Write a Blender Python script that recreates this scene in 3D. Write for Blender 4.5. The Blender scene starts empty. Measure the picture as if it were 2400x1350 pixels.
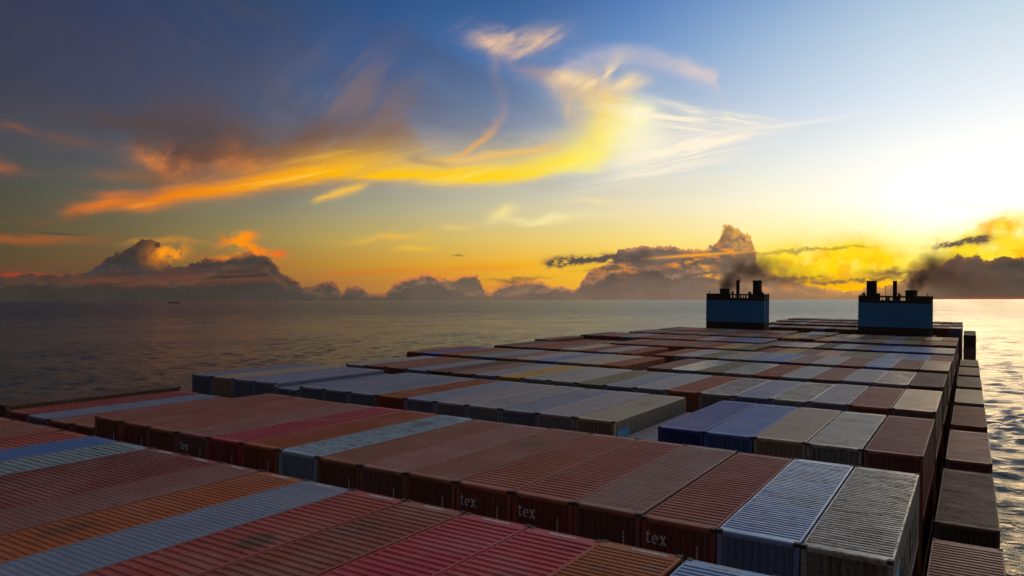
import bpy, bmesh, math, random
import numpy as np, time
T0=time.time()
def tick(n): print('TICK',n,round(time.time()-T0,1))
from mathutils import Vector, Matrix

random.seed(7)
S = bpy.context.scene
COL = S.collection
PI = math.pi
R = math.radians

# ------------------------------------------------------------------ camera
CAM_Z = 48.0                       # eye height above the sea
FPX, YAW, PITCH, ROLL, CY = 1736.80, 0.553799, 0.0161802, -0.00231631, 675.5
PHI = 0.0192914                    # the ship heels about one degree
def cam_axes():
    cy, sy, cp, sp = math.cos(YAW), math.sin(YAW), math.cos(PITCH), math.sin(PITCH)
    f = Vector((-sy*cp, cy*cp, sp)); r = Vector((cy, sy, 0)); u = r.cross(f)
    c, s = math.cos(ROLL), math.sin(ROLL)
    return c*r+s*u, c*u-s*r, f
CR, CU, CF = cam_axes()
cam = bpy.data.cameras.new('camera'); camo = bpy.data.objects.new('camera', cam); COL.objects.link(camo)
cam.sensor_width = 36; cam.lens = FPX*36/2400
cam.clip_start = 0.1; cam.clip_end = 200000
m = Matrix((CR, CU, -CF)).transposed().to_4x4(); m.translation = (0, 0, CAM_Z)
camo.matrix_world = m
S.camera = camo
S.view_settings.view_transform = 'Standard'
S.view_settings.look = 'None'
S.view_settings.exposure = 0.0
S.view_settings.gamma = 1.0
S.view_settings.use_curve_mapping = False
S.cycles.max_bounces = 3
S.cycles.diffuse_bounces = 2
S.cycles.glossy_bounces = 2
S.cycles.volume_bounces = 1
S.cycles.sample_clamp_indirect = 4
S.cycles.use_denoising = True
S.cycles.use_adaptive_sampling = True
S.cycles.adaptive_threshold = 0.015
S.cycles.adaptive_min_samples = 10

def lin(c):
    return tuple((x/12.92 if x <= .04045 else ((x+.055)/1.055)**2.4) for x in (v/255 for v in c))

# ------------------------------------------------------------------ node helper
class V:
    """A socket (or number) with arithmetic."""
    def __init__(s, nt, v): s.nt = nt; s.v = v
    def _m(s, op, *a, clamp=False):
        n = s.nt.nodes.new('ShaderNodeMath'); n.operation = op
        for i, x in enumerate((s,)+a):
            if isinstance(x, V): x = x.v
            if isinstance(x, (int, float)): n.inputs[i].default_value = x
            else: s.nt.links.new(x, n.inputs[i])
        o = V(s.nt, n.outputs[0])
        return o.clamp() if clamp else o
    def __add__(s, o): return s._m('ADD', o)
    __radd__ = __add__
    def __sub__(s, o): return s._m('SUBTRACT', o)
    def __rsub__(s, o): return V(s.nt, o)._m('SUBTRACT', s)
    def __mul__(s, o): return s._m('MULTIPLY', o)
    __rmul__ = __mul__
    def __truediv__(s, o): return s._m('DIVIDE', o)
    def max(s, o): return s._m('MAXIMUM', o)
    def min(s, o): return s._m('MINIMUM', o)
    def clamp(s):
        n = s.nt.nodes.new('ShaderNodeClamp'); s.nt.links.new(s.v, n.inputs[0]); return V(s.nt, n.outputs[0])
    def pow(s, o): return s._m('POWER', o)
    def exp(s): return s._m('EXPONENT')
    def smooth(s, a, b):
        n = s.nt.nodes.new('ShaderNodeMapRange'); n.interpolation_type = 'SMOOTHSTEP'; n.clamp = False
        s.nt.links.new(s.v, n.inputs[0]); n.inputs[1].default_value = a; n.inputs[2].default_value = b
        return V(s.nt, n.outputs[0])
    def lerp(s, a, b):
        n = s.nt.nodes.new('ShaderNodeMapRange'); n.clamp = False
        s.nt.links.new(s.v, n.inputs[0]); n.inputs[1].default_value = a; n.inputs[2].default_value = b
        return V(s.nt, n.outputs[0]).clamp()
def xyz(nt, x, y, z):
    n = nt.nodes.new('ShaderNodeCombineXYZ')
    for i, a in enumerate((x, y, z)):
        if isinstance(a, V): a = a.v
        if isinstance(a, (int, float)): n.inputs[i].default_value = a
        else: nt.links.new(a, n.inputs[i])
    return n.outputs[0]
def noise(nt, vec, scale=1.0, detail=4, rough=.55, dist=0, dim='3D'):
    n = nt.nodes.new('ShaderNodeTexNoise'); n.noise_dimensions = dim
    if vec is not None: nt.links.new(vec, n.inputs['Vector'])
    n.inputs['Scale'].default_value = scale; n.inputs['Detail'].default_value = detail
    n.inputs['Roughness'].default_value = rough; n.inputs['Distortion'].default_value = dist
    return V(nt, n.outputs[0])
def ramp(nt, fac, stops):
    n = nt.nodes.new('ShaderNodeValToRGB'); e = n.color_ramp.elements
    stops = sorted(stops)
    while len(e) < len(stops): e.new(.5)
    for i, (p, c) in enumerate(stops):
        e[i].position = p
    for i, (p, c) in enumerate(stops):
        e[i].color = (*c, 1)
    nt.links.new(fac.v if isinstance(fac, V) else fac, n.inputs[0])
    return n.outputs[0]
def mix(nt, fac, a, b, blend='MIX'):
    n = nt.nodes.new('ShaderNodeMix'); n.data_type = 'RGBA'; n.blend_type = blend
    def put(x, s):
        if isinstance(x, V): x = x.v
        if isinstance(x, (int, float)): s.default_value = x
        elif isinstance(x, tuple): s.default_value = (*x[:3], 1)
        else: nt.links.new(x, s)
    put(fac, n.inputs[0]); put(a, n.inputs[6]); put(b, n.inputs[7])
    return n.outputs[2]

# ------------------------------------------------------------------ sky
def sky_dir(x, y):
    """azimuth / elevation (degrees, azimuth from the ship's stern) of a sky feature"""
    d = (CF + CR*((x-1200)/FPX) - CU*((y-CY)/FPX)).normalized()
    return math.degrees(math.atan2(d.x, d.y)), math.degrees(math.asin(d.z))
def build_sky():
    W = bpy.data.worlds.new('World'); S.world = W; W.use_nodes = True
    nt = W.node_tree; nt.nodes.clear()
    tc = nt.nodes.new('ShaderNodeNewGeometry')
    sp = nt.nodes.new('ShaderNodeSeparateXYZ'); nt.links.new(tc.outputs['Incoming'], sp.inputs[0])
    X, Y, Z = (V(nt, sp.outputs[i])*-1 for i in range(3))       # direction of view into the sky
    A = X._m('ARCTAN2', Y)*57.29578
    E = Z._m('ARCSINE')*57.29578
    PD = 30.3
    # ---- clear sky: colour by azimuth at several elevations
    xs = [0, 300, 600, 900, 1200, 1500, 1800, 2100, 2400]
    rows = [
     (-40, [(50,52,72),(46,58,90),(40,68,106),(38,76,126),(48,90,144),(72,114,178),(104,146,200),(140,172,212),(150,186,216)]),
     (130, [(54,58,82),(54,64,96),(54,74,112),(56,94,148),(74,116,172),(112,150,200),(156,184,216),(184,206,226),(196,216,230)]),
     (290, [(62,64,80),(68,72,94),(78,88,114),(92,112,146),(124,142,172),(164,180,204),(194,210,228),(214,227,240),(228,236,244)]),
     (400, [(74,76,82),(84,88,94),(102,110,114),(130,140,146),(168,176,180),(204,206,204),(226,230,226),(241,244,240),(249,251,248)]),
     (490, [(80,78,66),(98,96,80),(130,126,104),(170,164,132),(206,196,158),(234,222,182),(250,242,212),(254,251,240),(255,253,246)]),
     (560, [(86,78,56),(110,98,66),(152,134,80),(196,170,92),(226,196,106),(246,218,126),(254,236,160),(255,248,200),(255,250,214)]),
     (620, [(90,74,50),(114,86,52),(156,118,56),(204,150,50),(240,178,40),(252,204,44),(255,222,56),(255,230,80),(255,234,96)]),
     (695, [(82,64,52),(100,74,54),(132,98,62),(176,122,60),(220,152,52),(242,176,52),(250,190,50),(255,204,50),(255,206,50)]),
    ]
    back = {-40:(44,48,60), 130:(44,46,56), 290:(46,46,52), 400:(50,48,49), 490:(54,49,46), 560:(57,49,43), 620:(57,49,42), 695:(54,46,41)}
    a01 = A.lerp(-180, 180)
    def row(y, cols):
        st = [((sky_dir(x, y)[0]+180)/360, lin(c)) for x, c in zip(xs, cols)]
        # unseen sky right of frame: left's colours, stretched out to brighten the side walls
        for i, x in ((7, 14), (6, 32), (5, 55), (4, 80), (2, 115)):
            st.append(((x+180)/360, lin(cols[i])))
        st += [(0.0, lin(back[y])), (1.0, lin(back[y])), ((-110+180)/360, lin([(a+b)/2 for a, b in zip(cols[0], back[y])])), ((155+180)/360, lin(back[y]))]
        return ramp(nt, a01, st), sky_dir(1200, y)[1]
    rr = [row(y, c) for y, c in rows]
    c = rr[-1][0]
    for i in range(len(rr)-2, -1, -1):
        t = E.lerp(rr[i+1][1], rr[i][1])
        c = mix(nt, t, c, rr[i][0])
    zen = ramp(nt, a01, [(0, lin((50,54,70))), ((-40+180)/360, lin((128,124,126))), (.5, lin((210,198,180))), ((50+180)/360, lin((176,164,152))), (1, lin((50,54,70)))])
    c = mix(nt, E.lerp(24, 52), c, zen)
    # a true physical dusk sky underneath, at low weight
    ns = nt.nodes.new('ShaderNodeTexSky'); ns.sky_type = 'NISHITA'; ns.sun_disc = False
    ns.sun_elevation = SUN_EL; ns.sun_rotation = SUN_AZ; ns.dust_density = 1.5; ns.air_density = 1.0
    c = mix(nt, 0.0015, c, ns.outputs[0], 'ADD')
    # ---- veil of light round the sun
    saz, sel = math.degrees(SUN_AZ), math.degrees(SUN_EL)
    da = (A-saz); de = (E-6.2)
    r2 = da*da*0.38+de*de*1.9
    glow = (r2*(-1/9.)).exp()*.40+(r2*(-1/90.)).exp()*0.05
    c = mix(nt, glow, c, (1.0, .95, .84), 'ADD')
    # ---- warped coordinates
    # cloud textures live on the direction sphere, in a frame turned towards the middle of the cloud field
    D0 = Vector((math.sin(R(-30))*math.cos(R(9)), math.cos(R(-30))*math.cos(R(9)), math.sin(R(9))))
    TT = Vector((D0.y, -D0.x, 0)).normalized(); NN = TT.cross(D0)
    cache = {}
    def frame_vec(rot):
        key = (nt.as_pointer(), rot)
        if key not in cache:
            t = nt.nodes.new('ShaderNodeTexCoord'); mp = nt.nodes.new('ShaderNodeMapping')
            c_, s_ = math.cos(R(rot)), math.sin(R(rot))
            M = Matrix((TT*c_+NN*s_, NN*c_-TT*s_, -D0))
            mp.inputs['Rotation'].default_value = M.to_euler('XYZ')
            nt.links.new(t.outputs['Generated'], mp.inputs['Vector']); cache[key] = mp.outputs[0]
        return cache[key]
    def vnoise(sx, sy, seed, detail=5, rough=.55, rot=0, dist=0):
        mp = nt.nodes.new('ShaderNodeMapping'); nt.links.new(frame_vec(rot), mp.inputs['Vector'])
        mp.inputs['Scale'].default_value = (sx*57.3, sy*57.3, max(sx, .3)*40); mp.inputs['Location'].default_value = (seed*3.7, seed*1.3, seed)
        return noise(nt, mp.outputs[0], 1, detail, rough, dist)
    wA = A + (vnoise(.16,.3,3.1,4)-.5)*5.0
    wE = E + (vnoise(.16,.3,8.7,4)-.5)*2.6
    cwE = E + (vnoise(.9,.9,1.7,5,.6)-.5)*1.1
    cwA = A + (vnoise(.9,.9,5.2,5,.6)-.5)*1.1
    def curve(fac01, pts):
        n = nt.nodes.new('ShaderNodeFloatCurve'); cm = n.mapping; cv = cm.curves[0]
        cm.extend = 'HORIZONTAL'; cm.use_clip = False
        pts = sorted(pts)
        a_, b_ = pts[0], pts[-1]
        pts = [(min(0, a_[0]-.02), a_[1]), (a_[0]-.004, a_[1])]+pts+[(b_[0]+.004, b_[1]), (max(1, b_[0]+.02), b_[1])]     # level beyond both ends
        while len(cv.points) < len(pts): cv.points.new(.5, .5)
        for p, q in zip(cv.points, pts): p.location = q; p.handle_type = 'AUTO_CLAMPED'
        cm.update(); nt.links.new(fac01.v, n.inputs['Value']); return V(nt, n.outputs[0])
    AL, AH, EH = -85., 35., 30.
    def n01(a): return a.lerp(AL, AH)
    def fa(a): return (a-AL)/(AH-AL)
    def azcurve(a, pts):       # value against picture x, taken on the horizon line
        return curve(n01(a), [(fa(sky_dir(x, 560)[0]), v) for x, v in pts])
    def elcurve(a, pts):       # elevation of a line of sky features
        return curve(n01(a), [(fa(sky_dir(x, y)[0]), sky_dir(x, y)[1]/EH) for x, y in pts])*EH
    def band(pts, up, dn, amp, a=None, e=None):
        a = a or wA; e = e or wE
        d = e-elcurve(a, pts)
        u = azcurve(a, up) if isinstance(up, list) else up/100.
        p = d.max(0)*(PD/100.)/u; q = (d*-1).max(0)*(PD/dn)
        k = ((p*p+q*q)*-1).exp()
        return k*(azcurve(a, amp) if isinstance(amp, list) else amp)
    def vband(pts, wl, wr, amp, a=None, e=None):
        a = a or wA; e = e or wE
        P = [sky_dir(x, y) for x, y in pts]
        cx = curve(e.lerp(0, EH), [(q[1]/EH, (q[0]-AL)/(AH-AL)) for q in P])*(AH-AL)+AL
        d = a-cx; p = d.max(0)*(PD*1.05/wr); q = (d*-1).max(0)*(PD*1.05/wl)
        k = ((p*p+q*q)*-1).exp()
        if isinstance(amp, list):
            k = k*curve(e.lerp(0, EH), [(sky_dir(1400, y)[1]/EH, v) for y, v in amp])
        return k
    def blob(x, y, rx, ry, rot=0, a=None, e=None, pw=1):
        a = a or wA; e = e or wE
        ca, ce = sky_dir(x, y); dx = (a-ca)*PD; dy = (e-ce)*PD
        c_, s_ = math.cos(R(rot)), math.sin(R(rot))
        p = (dx*c_+dy*s_)*(1/rx); q = (dy*c_-dx*s_)*(1/ry)
        return ((p*p+q*q)*-1).exp()
    def fibres(rot, along, across, seed, lo=.35, hi=.75):
        return vnoise(along, across, seed, 4, .6, rot, .35).smooth(lo, hi)
    def azcol(a, stops): return ramp(nt, n01(a), [(fa(sky_dir(x, 560)[0]), lin(cc)) for x, cc in stops])
    def lay(c, alpha, col): return mix(nt, alpha.clamp() if isinstance(alpha, V) else alpha, c, col if not (isinstance(col, tuple) and max(col) > 1.01) else lin(col))
    sA = A+(vnoise(.22,.5,13.1,4)-.5)*2.2; sE = E+(vnoise(.16,.7,18.7,4)-.5)*1.0
    outer = nt; gst = {'tree': None, 'node': None, 'n': 0}
    coords = [A, E, wA, wE, cwA, cwE, sA, sE]
    def close(c):
        if gst['tree'] is None: return c
        go = gst['tree'].nodes.new('NodeGroupOutput'); gst['tree'].links.new(c, go.inputs[0])
        g = outer.nodes.new('ShaderNodeGroup'); g.node_tree = gst['tree']
        outer.links.new(gst['c'], g.inputs[0])
        for i, v in enumerate(coords): outer.links.new(gst['off'][i].v, g.inputs[i+1])
        gst['tree'] = None
        return g.outputs[0]
    def fresh(c):
        # each family of clouds lives in its own node group
        nonlocal nt, A, E, wA, wE, cwA, cwE, sA, sE
        gst['c'] = close(c); gst['n'] += 1
        nt = outer; gst['off'] = coords
        t = bpy.data.node_groups.new('clouds', 'ShaderNodeTree'); gst['tree'] = t
        t.interface.new_socket('sky', in_out='INPUT', socket_type='NodeSocketColor')
        for i in range(8): t.interface.new_socket('coord', in_out='INPUT', socket_type='NodeSocketFloat')
        t.interface.new_socket('sky', in_out='OUTPUT', socket_type='NodeSocketColor')
        gi = t.nodes.new('NodeGroupInput'); nt = t
        A, E, wA, wE, cwA, cwE, sA, sE = (V(t, gi.outputs[i+1]) for i in range(8))
        return gi.outputs[0]
    c = fresh(c)
    # ---- high dim veils, upper left
    v = fibres(-18, .05, .22, 21, .38, .72)*((A*-1-22).smooth(0, 14))*(E.smooth(6, 10))
    c = lay(c, v*.30, (80, 72, 76))
    v = fibres(48, .10, .40, 31, .38, .68)*(blob(880, 245, 110, 120)+blob(740,230,120,90)*.5)
    c = lay(c, v*.6, (134, 112, 110))
    v = fibres(-30, .07, .4, 37, .5, .8)*blob(600, 130, 420, 120)
    c = lay(c, v*.26, (96, 86, 94))
    c = fresh(c)
    # ---- purple-brown body over the left part of the long streak
    v = band([(100,395),(300,385),(460,360),(600,372),(760,352),(900,318),(980,285)], [(100,.4),(420,.9),(560,.75),(640,.5),(900,.7),(980,.45)], 60, [(250,0),(340,.6),(420,1),(560,.95),(650,.9),(800,1),(930,.95),(985,.3),(1010,0)])
    tex = fibres(28, .14, .42, 41, .3, .58)
    pc = azcol(A, [(200,(88,72,66)),(400,(94,70,62)),(560,(110,78,66)),(700,(96,76,74)),(850,(112,88,84)),(950,(128,104,98))])
    c = lay(c, v*(tex*.6+.45), pc)
    v = blob(430, 300, 190, 26, -4)*.75 + blob(300, 285, 170, 20, 4)*.35
    c = lay(c, v*fibres(-6, .1, .4, 43, .2, .6), (84, 72, 74))
    v = (blob(400, 378, 60, 28)+blob(540, 372, 52, 30, 20)+blob(600, 388, 46, 20, 30)+blob(352, 376, 22, 14)*.8)*fibres(35, .3, .5, 47, .3, .65)
    c = lay(c, v*.7, (206, 124, 64))
    c = fresh(c)
    # ---- long bright streak
    sp1 = [(130,500),(190,492),(260,478),(330,478),(420,458),(520,446),(620,430),(720,416),(820,412),(940,413),(1040,416),(1140,418),(1230,410),(1300,396),(1370,372),(1430,338),(1470,300)]
    up1 = [(150,.10),(300,.17),(420,.20),(560,.26),(700,.40),(850,.50),(1000,.46),(1150,.42),(1300,.52),(1430,.60)]
    am1 = [(110,0),(165,.5),(240,.95),(600,1),(1200,1),(1420,.95),(1480,.4),(1530,0)]
    v = band(sp1, up1, 13, am1, sA, sE)
    halo = band(sp1, [(150,.3),(700,.8),(1100,.9),(1430,.9)], 26, [(200,0),(420,.3),(800,.45),(1200,.5),(1450,.45),(1540,0)], sA, sE)
    c = lay(c, halo*(fibres(14,.10,.5,52,.2,.7)*.7+.3), azcol(A, [(200,(190,110,50)),(600,(210,140,60)),(900,(226,176,96)),(1200,(240,204,130)),(1450,(252,232,170))]))
    tex = fibres(13, .10, 1.0, 53, .2, .6)
    c = lay(c, v*(tex*.5+.55), azcol(A, [(180,(214,112,40)),(400,(234,128,22)),(600,(248,158,12)),(800,(252,184,10)),(1000,(253,202,24)),(1200,(253,214,46)),(1330,(254,228,70)),(1440,(255,240,120))]))
    c = lay(c, v*fibres(12,.10,1.3,57,.5,.72)*.6, azcol(A, [(200,(236,140,66)),(500,(252,170,60)),(900,(255,226,90)),(1400,(255,250,160))]))
    v = band([(700,470),(740,464),(790,452),(850,440),(900,430)], 8, 9, [(715,0),(745,.8),(830,.9),(860,.4),(885,0)], sA, sE)
    c = lay(c, v, (246, 192, 74))
    c = fresh(c)
    # ---- the hook that rises from the streak's right end
    v = vband([(1385,405),(1425,365),(1447,325),(1448,285),(1432,245),(1405,208),(1375,182),(1350,165)], 78, 42, [(125,0),(165,.3),(200,.7),(260,1),(340,1),(400,.6),(432,0)], sA, sE)
    c = lay(c, v*(fibres(72,.12,.6,61,.15,.6)*.45+.6), ramp(nt, E.lerp(8, 18), [(0,lin((255,246,110))),(.4,lin((252,232,84))),(.62,lin((250,216,104))),(.85,lin((240,196,140))),(1,lin((214,172,150)))]))
    v = vband([(1400,360),(1362,320),(1345,270),(1338,225),(1322,190)], 20, 20, [(150,0),(185,.5),(260,.6),(330,.5),(400,0)])
    c = lay(c, v*fibres(80,.12,.8,63,.25,.7)*.8, (238, 196, 140))
    v = blob(1490, 330, 60, 66, 0, sA, sE)+blob(1505, 268, 40, 24, -20, sA, sE)
    c = lay(c, v*.75, (255, 250, 196))
    c = fresh(c)
    # inner thin streak
    v = band([(900,400),(1020,380),(1100,371),(1200,357),(1300,342),(1360,330)], 9, 9, [(960,0),(1020,.5),(1150,.85),(1280,.8),(1350,0)], sA, sE)
    c = lay(c, v, (240, 192, 108))
    v = vband([(1010,382),(1060,368),(1110,348),(1142,325),(1160,300),(1174,270),(1179,235),(1170,190),(1160,150),(1162,120)], 16, 12, [(95,0),(125,.3),(160,.26),(200,.14),(250,.24),(300,.5),(350,.8),(378,.4),(392,0)], sA, sE)
    c = lay(c, v, ramp(nt, E.lerp(9, 19), [(0,lin((244,186,80))),(.3,lin((232,170,92))),(.55,lin((176,150,146))),(1,lin((168,140,138)))]))
    v = band([(900,362),(960,368),(1020,382),(1080,388)], 10, 9, [(930,0),(980,.5),(1030,.5),(1080,0)], sA, sE)
    c = lay(c, v*.7, (122, 106, 110))
    c = fresh(c)
    # top wisps
    v = (blob(1165, 100, 60, 20, -10)+blob(1270, 105, 60, 26, 14)*1.1+blob(1210, 92, 100, 12, 0)*.5)*(fibres(28,.22,.8,71,.3,.65)*.9+.15)
    c = lay(c, v*.85, (222, 186, 158))
    v = (band([(1180,168),(1260,180),(1330,190),(1400,200)], 18, 26, [(1170,0),(1220,.6),(1320,.7),(1420,0)]))*fibres(-12,.1,.4,73,.2,.7)
    c = lay(c, v*.6, (186, 152, 136))
    v = band([(1290,165),(1400,128),(1500,130),(1580,150),(1650,172),(1700,205),(1720,260)], 16, 26, [(1280,0),(1380,.5),(1500,.5),(1600,.6),(1660,.9),(1700,.8),(1740,0)])
    c = lay(c, v*(fibres(-20,.12,.6,75,.2,.7)*.8+.2), (218, 202, 200))
    # crown of little tufts over the hook
    v = (blob(1410, 172, 46, 16, 30)+blob(1460, 198, 46, 18, 8)+blob(1350, 182, 46, 18, 10))*(fibres(40,.2,.7,77,.25,.6))
    c = lay(c, v*.95, (250, 220, 168))
    c = fresh(c)
    # right fan
    v = (blob(1560,278,120,34,-10,sA,sE)+blob(1660,285,110,30,-8,sA,sE)+blob(1720,285,80,20,-6,sA,sE)*.8)
    c = lay(c, v*(fibres(-10,.09,1.1,81,.36,.66)*.95+.1), (255, 240, 212))
    v = (blob(1590,330,130,34,4,sA,sE)*.9+blob(1560,385,170,40,10,sA,sE)*.85+blob(1640,350,120,22,10,sA,sE)*.7)
    c = lay(c, v*(fibres(9,.07,1.0,83,.36,.68)*.9+.1), (255, 242, 218))
    c = lay(c, blob(1860,290,120,5,4,sA,sE)*.4, (255, 246, 232))
    c = fresh(c)
    # ---- mid sky small clouds
    fmid = fibres(4,.14,.8,201,.25,.6)*.8+.3
    for (x, y, rx, ry, rot, col, k) in [(1185,497,26,14,20,(253,232,150),.8),(1320,510,120,10,3,(253,238,170),.8),(905,558,86,8,5,(238,184,72),.9),(960,582,40,8,0,(240,190,60),.7),(1065,533,40,6,0,(240,208,120),.5),
             (50,555,110,9,3,(168,92,46),.7),(170,333,60,15,-6,(118,84,68),.6),(280,412,74,13,5,(138,98,66),.7),(4,384,34,10,-8,(180,100,58),.7),(14,303,34,9,0,(130,86,66),.7),(90,518,60,7,0,(122,84,54),.6),
             (225,492,44,9,3,(214,110,50),.5),(370,572,60,5,0,(206,134,56),.6),(270,458,50,10,6,(214,112,48),.8),(1400,470,60,7,0,(252,230,170),.5),(2280,490,60,6,4,(255,246,200),.6),(460,568,50,5,0,(190,136,62),.5)]:
        if x in (10, 1400): c = fresh(c); fmid = fibres(4,.14,.8,201,.25,.6)*.8+.3
        c = lay(c, blob(x, y, rx, ry, rot)*fmid*k, col)
    c = fresh(c)
    for (x, y, rx, ry, col) in [(1074,599,12,2.2,(120,100,66)),(130,548,50,2.2,(80,70,58))]:
        c = lay(c, blob(x, y, rx, ry, 0, A, E)*.8, col)
    c = fresh(c)
    # ---- orange stripes low on the left and middle
    st = fibres(2, .06, 2.2, 91, .42, .68)
    v = band([(0,650),(600,640),(1300,640)], 26, 40, [(0,.7),(300,.75),(700,.8),(1150,.8),(1350,0)], A, E)
    c = lay(c, v*st*.8, azcol(A, [(0,(150,62,42)),(300,(122,66,48)),(700,(196,112,50)),(1000,(232,132,44)),(1250,(244,150,40))]))
    v = band([(0,670),(700,668),(1300,670)], 20, 40, [(0,.6),(700,.6),(1200,.55),(1350,0)], A, E)
    c = lay(c, v*fibres(1,.05,1.6,95,.35,.7)*.8, azcol(A, [(0,(88,70,60)),(700,(150,98,60)),(1100,(208,112,64)),(1300,(220,120,60))]))
    c = lay(c, blob(70, 648, 70, 8, 0)*.85, (176, 60, 38))
    c = fresh(c)
    # ---- yellow burning clouds near the sun
    fy = vnoise(.5,.5,101,5,.6).smooth(.3,.55)
    v = (blob(1960,625,110,50,0,cwA,cwE)*1.3+blob(1860,640,80,48,0,cwA,cwE)*1.2+blob(2020,640,60,60,0,cwA,cwE))
    c = lay(c, v.min(1)*(fy*.35+.6), (255, 218, 0))
    v = (blob(2350,580,100,36,10,cwA,cwE)*1.3+blob(2400,590,90,60,0,cwA,cwE)+blob(2210,628,90,16,14,cwA,cwE)*.8+blob(2330,545,50,26,30,cwA,cwE)*.6)
    c = lay(c, v.min(1)*(fy*.5+.45), (255, 222, 26))
    c = lay(c, (v+blob(1950,625,150,50,0,cwA,cwE)).min(1)*vnoise(.7,.8,103,5,.62).smooth(.48,.66)*.7, (255, 168, 14))
    c = lay(c, blob(1960,606,120,30,0,cwA,cwE).min(1)*vnoise(.8,.9,107,5,.62).smooth(.5,.66)*.6, (255, 240, 120))
    c = lay(c, (blob(1950,668,170,22,0,cwA,cwE)).min(1)*.8, (255, 176, 10))
    c = fresh(c)
    # ---- cumulus bank along the horizon
    top = [(-200,640),(0,648),(60,640),(130,645),(200,640),(228,622),(255,598),(300,588),(318,570),(345,560),(372,566),(382,596),(396,622),(440,622),(480,606),(520,604),(560,596),(595,588),(622,596),(640,618),(660,640),(690,658),(720,672),(752,664),(772,658),(790,674),(802,686),(818,670),(838,670),(856,684),(895,688),(920,668),(950,654),(975,648),(1000,640),(1030,650),(1060,652),(1090,644),(1112,640),(1126,662),(1145,682),(1170,668),(1230,658),(1270,660),(1300,668),(1350,676),(1366,648),(1392,628),(1430,616),(1448,586),(1500,578),(1560,576),(1620,584),(1660,578),(1684,566),(1688,532),(1706,524),(1732,540),(1764,560),(1772,590),(1786,628),(1830,650),(1870,662),(1920,672),(1960,680),(2000,684),(2035,670),(2060,674),(2096,664),(2130,648),(2180,628),(2225,612),(2238,590),(2258,590),(2272,612),(2286,594),(2298,606),(2330,608),(2356,600),(2400,604),(2460,600),(2560,640),(2700,660)]
    billow = (vnoise(1.6,1.6,111,6,.62)-.5)*1.0 + (vnoise(4.5,4.5,117,4,.6)-.5)*.42
    bE = E + billow*.8
    bA = A + (vnoise(1.4,1.4,113,5,.6)-.5)*.9
    def ecl(a, pts):
        # split long outline into several curves joined by their windows
        return elcurve(a, pts)
    d = ecl(bA, top)-bE
    mask = d.smooth(-.03, .09)
    shade = vnoise(.55,.8,121,6,.62)
    cl = azcol(A, [(0,(62,57,52)),(250,(60,58,57)),(420,(64,60,56)),(600,(70,66,62)),(800,(84,77,68)),(1000,(104,94,82)),(1200,(122,104,86)),(1400,(116,100,88)),(1600,(120,104,92)),(1750,(134,112,90)),(1900,(168,132,92)),(2100,(150,120,90)),(2250,(100,86,70)),(2400,(84,76,68))])
    cd = mix(nt, shade.smooth(.3,.7), mix(nt, 1.0, cl, (.70,.70,.74), 'MULTIPLY'), mix(nt, 1.0, cl, (1.12,1.08,1.04), 'MULTIPLY'))
    # a nearer, darker rank of heads inside the bank, its tops catching a little light
    near = [(-200,676),(0,670),(90,662),(180,668),(230,646),(270,632),(310,640),(350,664),(430,668),(480,644),(540,630),(590,626),(630,640),(665,668),(740,686),(860,690),(960,672),(1010,662),(1060,676),(1140,692),(1240,684),(1380,664),(1450,636),(1520,628),(1570,648),(1640,634),(1690,646),(1740,670),(1850,684),(2000,692),(2120,676),(2200,652),(2280,634),(2360,646),(2460,640),(2600,670)]
    d2 = elcurve(bA, near)-E-(vnoise(1.5,1.5,181,5,.62)-.5)*1.1
    lip = ((d2*d2)*-26.0).exp()*vnoise(1.0,1.0,183,4).smooth(.4,.6)
    cd = mix(nt, d2.smooth(-.04,.22)*.75, cd, mix(nt, 1.0, cd, (.70,.72,.76), 'MULTIPLY'))
    cd = mix(nt, (lip*.45).clamp(), cd, azcol(A, [(0,(104,76,60)),(600,(128,92,70)),(1100,(196,142,100)),(1700,(200,150,110)),(2300,(120,96,74))]))
    # warm rims where low light grazes the tops
    rim = (1-d.smooth(.0,.45))*vnoise(1.1,1.1,131,4).smooth(.30,.50)*1.5
    rim = rim*azcurve(A, [(0,.1),(300,.1),(600,.25),(900,.7),(1120,1),(1300,.85),(1500,.45),(1640,.6),(1750,.85),(1850,.5),(2000,.7),(2150,.6),(2260,.3),(2400,.2)])
    cd = mix(nt, rim.clamp(), cd, azcol(A, [(300,(150,80,50)),(900,(214,120,70)),(1150,(250,150,60)),(1500,(220,150,110)),(1740,(246,180,90)),(2000,(255,170,60)),(2250,(200,130,60))]))
    # lit openings
    op = vnoise(.8,2.0,141,4).smooth(.45,.62)
    lit = (blob(1290,650,110,16,0,cwA,cwE)*.7+blob(1620,612,50,12,8,cwA,cwE)*1.1+blob(1720,585,46,12,0,cwA,cwE)*.9+blob(1400,628,40,9,0,cwA,cwE)*.6+blob(1455,632,50,9,0,cwA,cwE)*.6+blob(1900,668,120,12,0,cwA,cwE)*.8)
    cd = mix(nt, (lit*op*1.2).clamp(), cd, (lin((252,150,50))))
    cd = mix(nt, (blob(1655,640,30,16,-30,cwA,cwE)*op*1.2).clamp(), cd, lin((255,170,50)))
    cd = mix(nt, (blob(1640,598,110,3.2,3,A,E)*.9).clamp(), cd, lin((252,170,40)))
    cd = mix(nt, (blob(1745,556,26,30,-20,cwA,cwE)*vnoise(1.4,1.4,171,4).smooth(.3,.6)*1.3+blob(1712,540,22,20,0,cwA,cwE)*.35).clamp(), cd, lin((226,168,88)))
    # dark flat sheets on the left
    cd = mix(nt, (band([(-100,628),(300,632),(620,628)], 8, 9, [(0,.9),(300,.7),(500,.5),(640,0)], A, cwE)), cd, lin((62,62,66)))
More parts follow.
